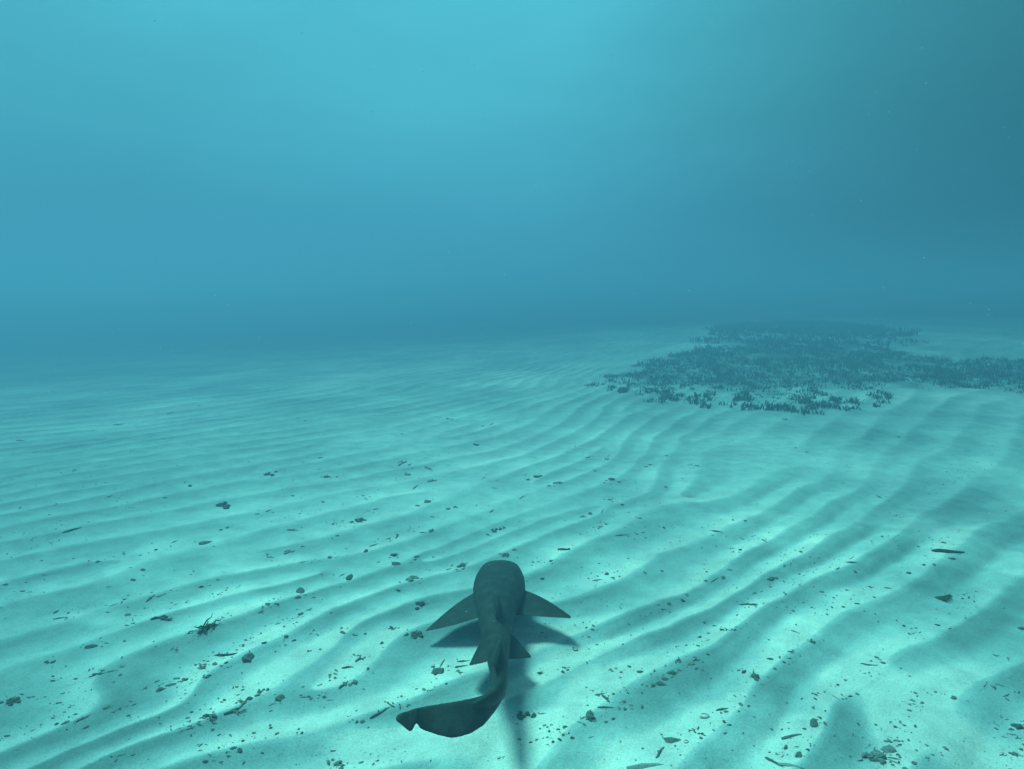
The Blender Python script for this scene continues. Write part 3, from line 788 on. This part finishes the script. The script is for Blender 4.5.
SMALL = [q.split() for q in SMALL.replace('\n', '').split(';') if q.strip()]
small_items = []
order = sorted(SMALL, key=lambda q: -int(q[2]))
for k, q in enumerate(order):
    px, py, s, kd = float(q[0]), float(q[1]), float(q[2]), q[3]
    mat = random.choice([D, D, Md]) if s < 7 else random.choice([D, Md, Md, Md])
    ang = random.gauss(15 if px < 620 else 0, 22) if kd in 'sb' else None
    o = drop(px, py, s * (1.12 if kd in 'cb' else 0.9), kd, mat, ang)
    small_items.append((px, py, s, kd, o))
# the small pieces are named from the landmarks they lie by
MARKS = [(206,629,'the weed tangle'),(222,506,'the lone round clump'),(358,521,'the knobbly clump with pale rim'),(395,560,'the two touching clumps'),
 (92,647,'the flat chip at left'),(61,618,'the short stick near the left edge'),(10,702,'the debris mat at the left edge'),(82,718,'the thick stub low at left'),
 (226,711,'the long branch chain low at left'),(247,659,'the grey oval lump'),(349,676,'the scatter left of the tail'),(414,635,'the left pectoral fin tip'),
 (421,605,'the heap by the left fin'),(437,672,'the pale topped lump'),(390,708,'the slanting stick by the tail tip'),(523,717,'the round clump by the tail'),
 (500,555,'the shark head'),(545,674,'the right pelvic fin'),(573,618,'the right pectoral fin tip'),(603,702,'the bar stack'),
 (676,668,'the forked clump at lower right'),(666,748,'the stub near the bottom'),(756,677,'the upright clump lower right'),(704,716,'the curved shell fragment'),
 (748,604,'the blade shaped stick'),(717,532,'the flat sliver right of centre'),(621,535,'the sliver beyond the shark head'),(947,600,'the fan shaped fragment'),
 (947,551,'the long thin twig'),(852,563,'the thin twig at right'),(868,664,'the flat grey twig'),(790,745,'the pale stick pair'),(878,757,'the wide rubble heap'),
 (1015,728,'the lump at the right edge'),(545,480,'the small mid distance heaps'),(611,480,'the heap beyond centre right'),(326,477,'the small far clump'),
 (293,530,'the level twig in mid distance'),(72,530,'the weed sliver at left'),(790,405,'the seagrass bed'),(279,699,'the lump with a stick below')]
WHAT = {'l': ('crumb of coral', 'rubble', 'small coral crumbs'), 's': ('coral stick', 'coral stick', 'small coral sticks'),
        'b': ('forked coral bit', 'coral branch', 'small forked coral bits'), 'c': ('loose coral heap', 'rubble', 'small loose coral heaps'),
        'r': ('curved shell bit', 'shell', 'small shell bits')}
cells = {}
for px, py, s, kd, o in small_items:
    m = min(MARKS, key=lambda q: (q[0] - px) ** 2 + 4 * (q[1] - py) ** 2)
    dx, dy = px - m[0], py - m[1]
    if abs(dx) > 2.2 * abs(dy): side_ = 'left of' if dx < 0 else 'right of'
    elif dy < 0: side_ = 'beyond'
    else: side_ = 'in front of'
    far_ = 'well ' if math.hypot(dx, dy) > 45 else ''
    cells.setdefault((kd, far_ + side_, m[2]), []).append((px, py, s, o))
NTH = ['leftmost', 'second from left', 'third from left', 'fourth from left', 'fifth from left', 'sixth from left', 'seventh from left', 'eighth from left']
for (kd, side_, mk), lst in cells.items():
    lst.sort(key=lambda q: q[0]); w = WHAT[kd]
    for i, (px, py, s, o) in enumerate(lst):
        if len(lst) == 1: lab = 'small ' + w[0] + ' on the sand ' + side_ + ' ' + mk
        elif len(lst) == 2: lab = ('left' if i == 0 else 'right') + ' of two small ' + w[0] + 's ' + side_ + ' ' + mk
        elif i == len(lst) - 1: lab = 'rightmost small ' + w[0] + ' ' + side_ + ' ' + mk
        else: lab = NTH[min(i, 7)] + ' small ' + w[0] + ' ' + side_ + ' ' + mk
        lab = lab.replace('crumb of corals', 'coral crumbs').replace('crumb of coral', 'coral crumb')
        if len(lab.split()) > 16: lab = lab.replace(' small', '').replace(' on the sand', '')
        tag(o, lab, w[1], w[2])

# crumbs too small and too many to count, lying thickest in the troughs
def crumbs():
    sh_V, sh_F = [], []
    V0, f0 = ico(1); V0 = np.array(V0); f0 = np.array(f0); n = 0
    cand = 60000
    u = rng.uniform(-0.86, 0.86, cand); y = 2.3 + 9.5 * rng.uniform(0, 1, cand) ** 1.7
    x = u * (y + 0.3)
    _, t = ripple(x, y)
    w = np.interp(t, [0, 0.1, 0.5, 0.72, 0.9, 1], [0.1, 0.12, 0.3, 1.0, 0.7, 0.1])
    pt = np.clip(0.20 + 2.4 * fbm(x / 0.55, y / 0.55, 61, 3), 0, 1) ** 1.6
    keep = rng.uniform(0, 1, cand) < w * pt * 0.42
    x, y = list(x[keep]), list(y[keep])
    for px, py, sz in [(b[0], b[1], b[2]) for b in BIG] + [(float(q[0]), float(q[1]), float(q[2])) for q in SMALL]:
        if px < 20 and sz > 14: continue
        gx, gy = ground(px, py); ux = ground(px + 10, py)[0] - gx
        for _ in range(int(rng.integers(1, 4) + sz * 0.35)):
            x.append(gx + ux * (0.5 + sz * 0.07) * rng.normal()); y.append(gy + ux * (0.5 + sz * 0.07) * rng.normal() * 0.8)
    x, y = np.array(x), np.array(y); h = height(x, y)
    for i in range(len(x)):
        s = 0.0022 + 0.0078 * rng.random() ** 2.6
        a = rng.uniform(0, 6.28); sx, sy, sz = s * rng.uniform(0.7, 1.9), s * rng.uniform(0.5, 1.0), s * rng.uniform(0.4, 0.8)
        Vi = V0 * (1 + 0.25 * rng.normal(size=(len(V0), 1)))
        Vx, Vy = Vi[:, 0] * sx, Vi[:, 1] * sy
        sh_V.append(np.stack([Vx * math.cos(a) - Vy * math.sin(a) + x[i], Vx * math.sin(a) + Vy * math.cos(a) + y[i], Vi[:, 2] * sz + h[i] + sz * 0.3], 1))
        sh_F.append(f0 + n); n += len(V0)
    m = mesh_np('coral_crumbs', np.concatenate(sh_V), np.concatenate(sh_F), smooth=False)
    m2 = simple('crumb', (0.05, 0.055, 0.05), (0.42, 0.41, 0.37), 18, objc=False)
    tag(put('coral_crumbs', m, m2), 'countless tiny crumbs of coral and shell strewn along the ripple troughs', 'gravel', kind='stuff')
crumbs()

# ------------------------------------------------------------------ seagrass on the low rise at the right
def tuft(x, y, h, nb, rr, wid=0.016, spread=0.05):
    """a shoot: strap leaves rising from one point"""
    z0 = 0.0; V, Q = [], []
    for b in range(nb):
        a = rr.uniform(0, 6.28); lean = rr.uniform(0.2, 1.1); hh = h * rr.uniform(0.5, 1.1); w = wid * rr.uniform(0.7, 1.4)
        dx, dy = math.cos(a), math.sin(a); bx, by = rr.normal(0, spread, 2)
        px, py = -dy * w / 2, dx * w / 2
        n = len(V)
        for k, (s, z) in enumerate(((0, 0), (0.25, 0.45), (0.6, 0.8), (1.15, 0.95))):
            cx, cy, cz = bx + dx * lean * hh * s, by + dy * lean * hh * s, z * hh
            f = (1, 1, 0.85, 0.25)[k]
            V += [(x + cx - px * f, y + cy - py * f, cz - 0.01), (x + cx + px * f, y + cy + py * f, cz - 0.01)]
        for k in range(3): Q.append((n + 2 * k, n + 2 * k + 1, n + 2 * k + 3, n + 2 * k + 2))
    return np.array(V), np.array(Q)

def bed(name, poly, dens, label, seed, hs=(0.05, 0.15), thr=0.0, wid=0.016, gaps=True):
    rr = np.random.default_rng(seed); P_ = np.array(poly)
    x0, y0 = P_.min(0) - 1; x1, y1 = P_.max(0) + 1
    y1 = min(y1, 60)
    n = int((x1 - x0) * (y1 - y0) * dens); x = rr.uniform(x0, x1, n); y = rr.uniform(y0, y1, n)
    wx = x + 1.0 * fbm(x / 1.1, y / 1.1, 70, 3); wy = y + 2.2 * fbm(x / 1.1 + 40, y / 1.4, 73, 3)
    k = inside(poly, wx, wy)
    patch = fbm(x / 0.8, y / 0.9, 76, 3) + 0.10 + 0.9 * fbm(x / 0.22, y / 0.35, 78, 2)
    # thins out towards the near edge
    near = sstep(-0.5, 4.5, y - np.interp(x, P_[:10, 0], P_[:10, 1])) if len(poly) > 12 else sstep(y0, y0 + 4, y)
    k &= (patch + 0.8 * near) > (0.03 + thr)
    if gaps:
        for gx, gy, rx, ry in GAPS:
            c = ground(gx, gy); a = ground(gx + rx, gy); b = ground(gx, gy - ry); b2 = ground(gx, gy + ry)
            ry_ = (b[1] - b2[1]) / 2
            k &= (((x - c[0]) / (a[0] - c[0])) ** 2 + ((y - c[1]) / ry_) ** 2) > 1 + 0.6 * fbm(x * 2, y * 2, 79, 2) * 2
    x, y = x[k], y[k]; h = height(x, y); Vs, Qs, m = [], [], 0
    big = (1 + 0.9 * fbm(x / 0.6, y / 0.6, 83, 2)) * (0.55 + 0.45 * near[k])
    for i in range(len(x)):
        V, Q = tuft(x[i], y[i], rr.uniform(*hs) * big[i], 5, rr, wid); V[:, 2] += h[i]
        Vs.append(V); Qs.append(Q + m); m += len(V)
    me = mesh_np(name, np.concatenate(Vs), np.concatenate(Qs))
    tag(put(name, me, M_grass), label, 'seagrass', kind='stuff')
    return len(x)
bed('seagrass_bed', MAIN, 55, 'wide dark bed of short seagrass on the low rise right of centre', 91)
bed('seagrass_bed', RIGHT, 55, 'dark strip of seagrass running out of the picture at the right edge', 92, gaps=False)
bed('seagrass_bed', FAR, 15, 'faint farthest band of seagrass fading into the blue water', 93, hs=(0.10, 0.24), wid=0.03, thr=0.25, gaps=False)

# loose shoots scattered on bare sand in front of the beds
protos = []
for i in range(6):
    rr = np.random.default_rng(900 + i)
    V, Q = tuft(0, 0, 0.11, 14, rr, 0.020)
    me = mesh_np('seagrass_tuft', V, Q); me.materials.append(M_grass); protos.append(me)
edge = [(604,386),(625,391),(655,397),(690,398),(735,402),(790,409),(845,406),(868,400),(890,398),(940,394),(985,392),(1024,394)]
rr = np.random.default_rng(5)
nt_ = 0
while nt_ < 120:
    px = rr.uniform(604, 1020)
    if px > 900 and rr.random() < 0.6: continue
    py = np.interp(px, [e[0] for e in edge], [e[1] for e in edge]) + rr.normal(-1.0, 4.5)
    x, y = ground(px, py)
    if vnoise(np.array([x * 1.3]), np.array([y * 1.3]), 3)[0] < -0.12: continue
    z = float(height(np.array([x]), np.array([y]))[0])
    o = put('seagrass_tuft', protos[nt_ % 6], loc=(x, y, z)); o.rotation_euler.z = rr.uniform(0, 6.28); s = rr.uniform(0.55, 1.35); o.scale = (s * 1.1, s * 1.1, s)
    tag(o, 'loose dark seagrass tuft on bare sand along the near edge of the bed', 'seagrass', 'loose seagrass tufts along the near edge')
    nt_ += 1

# ------------------------------------------------------------------ motes drifting in the water
def motes():
    V0, f0 = ico(1); V0 = np.array(V0); f0 = np.array(f0); Vs, Fs, n = [], [], 0
    rr = np.random.default_rng(44)
    for i in range(1800):
        d = rr.uniform(1.2, 6.0); px, py = rr.uniform(-100, 1124), rr.uniform(20, 700)
        p = Vector((0, 0, CAM_H)) + ray(px, py) * d
        if p.z < 0.15 or p.z > 2.9: continue
        s = rr.uniform(0.0005, 0.0017) * (1.5 if i % 40 == 0 else 1)
        Vs.append(V0 * s * rr.uniform(0.6, 1.2, 3) + np.array(p)); Fs.append(f0 + n); n += len(V0)
    tag(put('drifting_motes', mesh_np('drifting_motes', np.concatenate(Vs), np.concatenate(Fs)), M_mote),
        'tiny pale specks drifting in the open water', 'motes', kind='stuff')
motes()

# ------------------------------------------------------------------ the water itself, as one even haze
def haze():
    x0, x1, y0, y1, z0, z1 = -1600, 1600, -30, 230, -3.6, 3.3
    V = [(x, y, z) for x in (x0, x1) for y in (y0, y1) for z in (z0, z1)]
    Q = [(0, 1, 3, 2), (4, 6, 7, 5), (0, 4, 5, 1), (2, 3, 7, 6), (0, 2, 6, 4), (1, 5, 7, 3)]
    m = mesh_np('haze', V, Q, smooth=False)
    mat = bpy.data.materials.new('water_haze'); mat.use_nodes = True
    nt = mat.node_tree; nt.nodes.clear()
    pv = nd(nt, 'ShaderNodeVolumePrincipled')
    pv.inputs['Color'].default_value = (0.42, 0.625, 0.92, 1)
    pv.inputs['Density'].default_value = 0.074
    pv.inputs['Anisotropy'].default_value = 0.35
    out = nd(nt, 'ShaderNodeOutputMaterial'); nt.links.new(pv.outputs[0], out.inputs['Volume'])
    o = put('haze', m, mat); o['kind'] = 'stuff'; o['label'] = 'blue green sea water filling the whole scene and hiding what is far away'
haze()
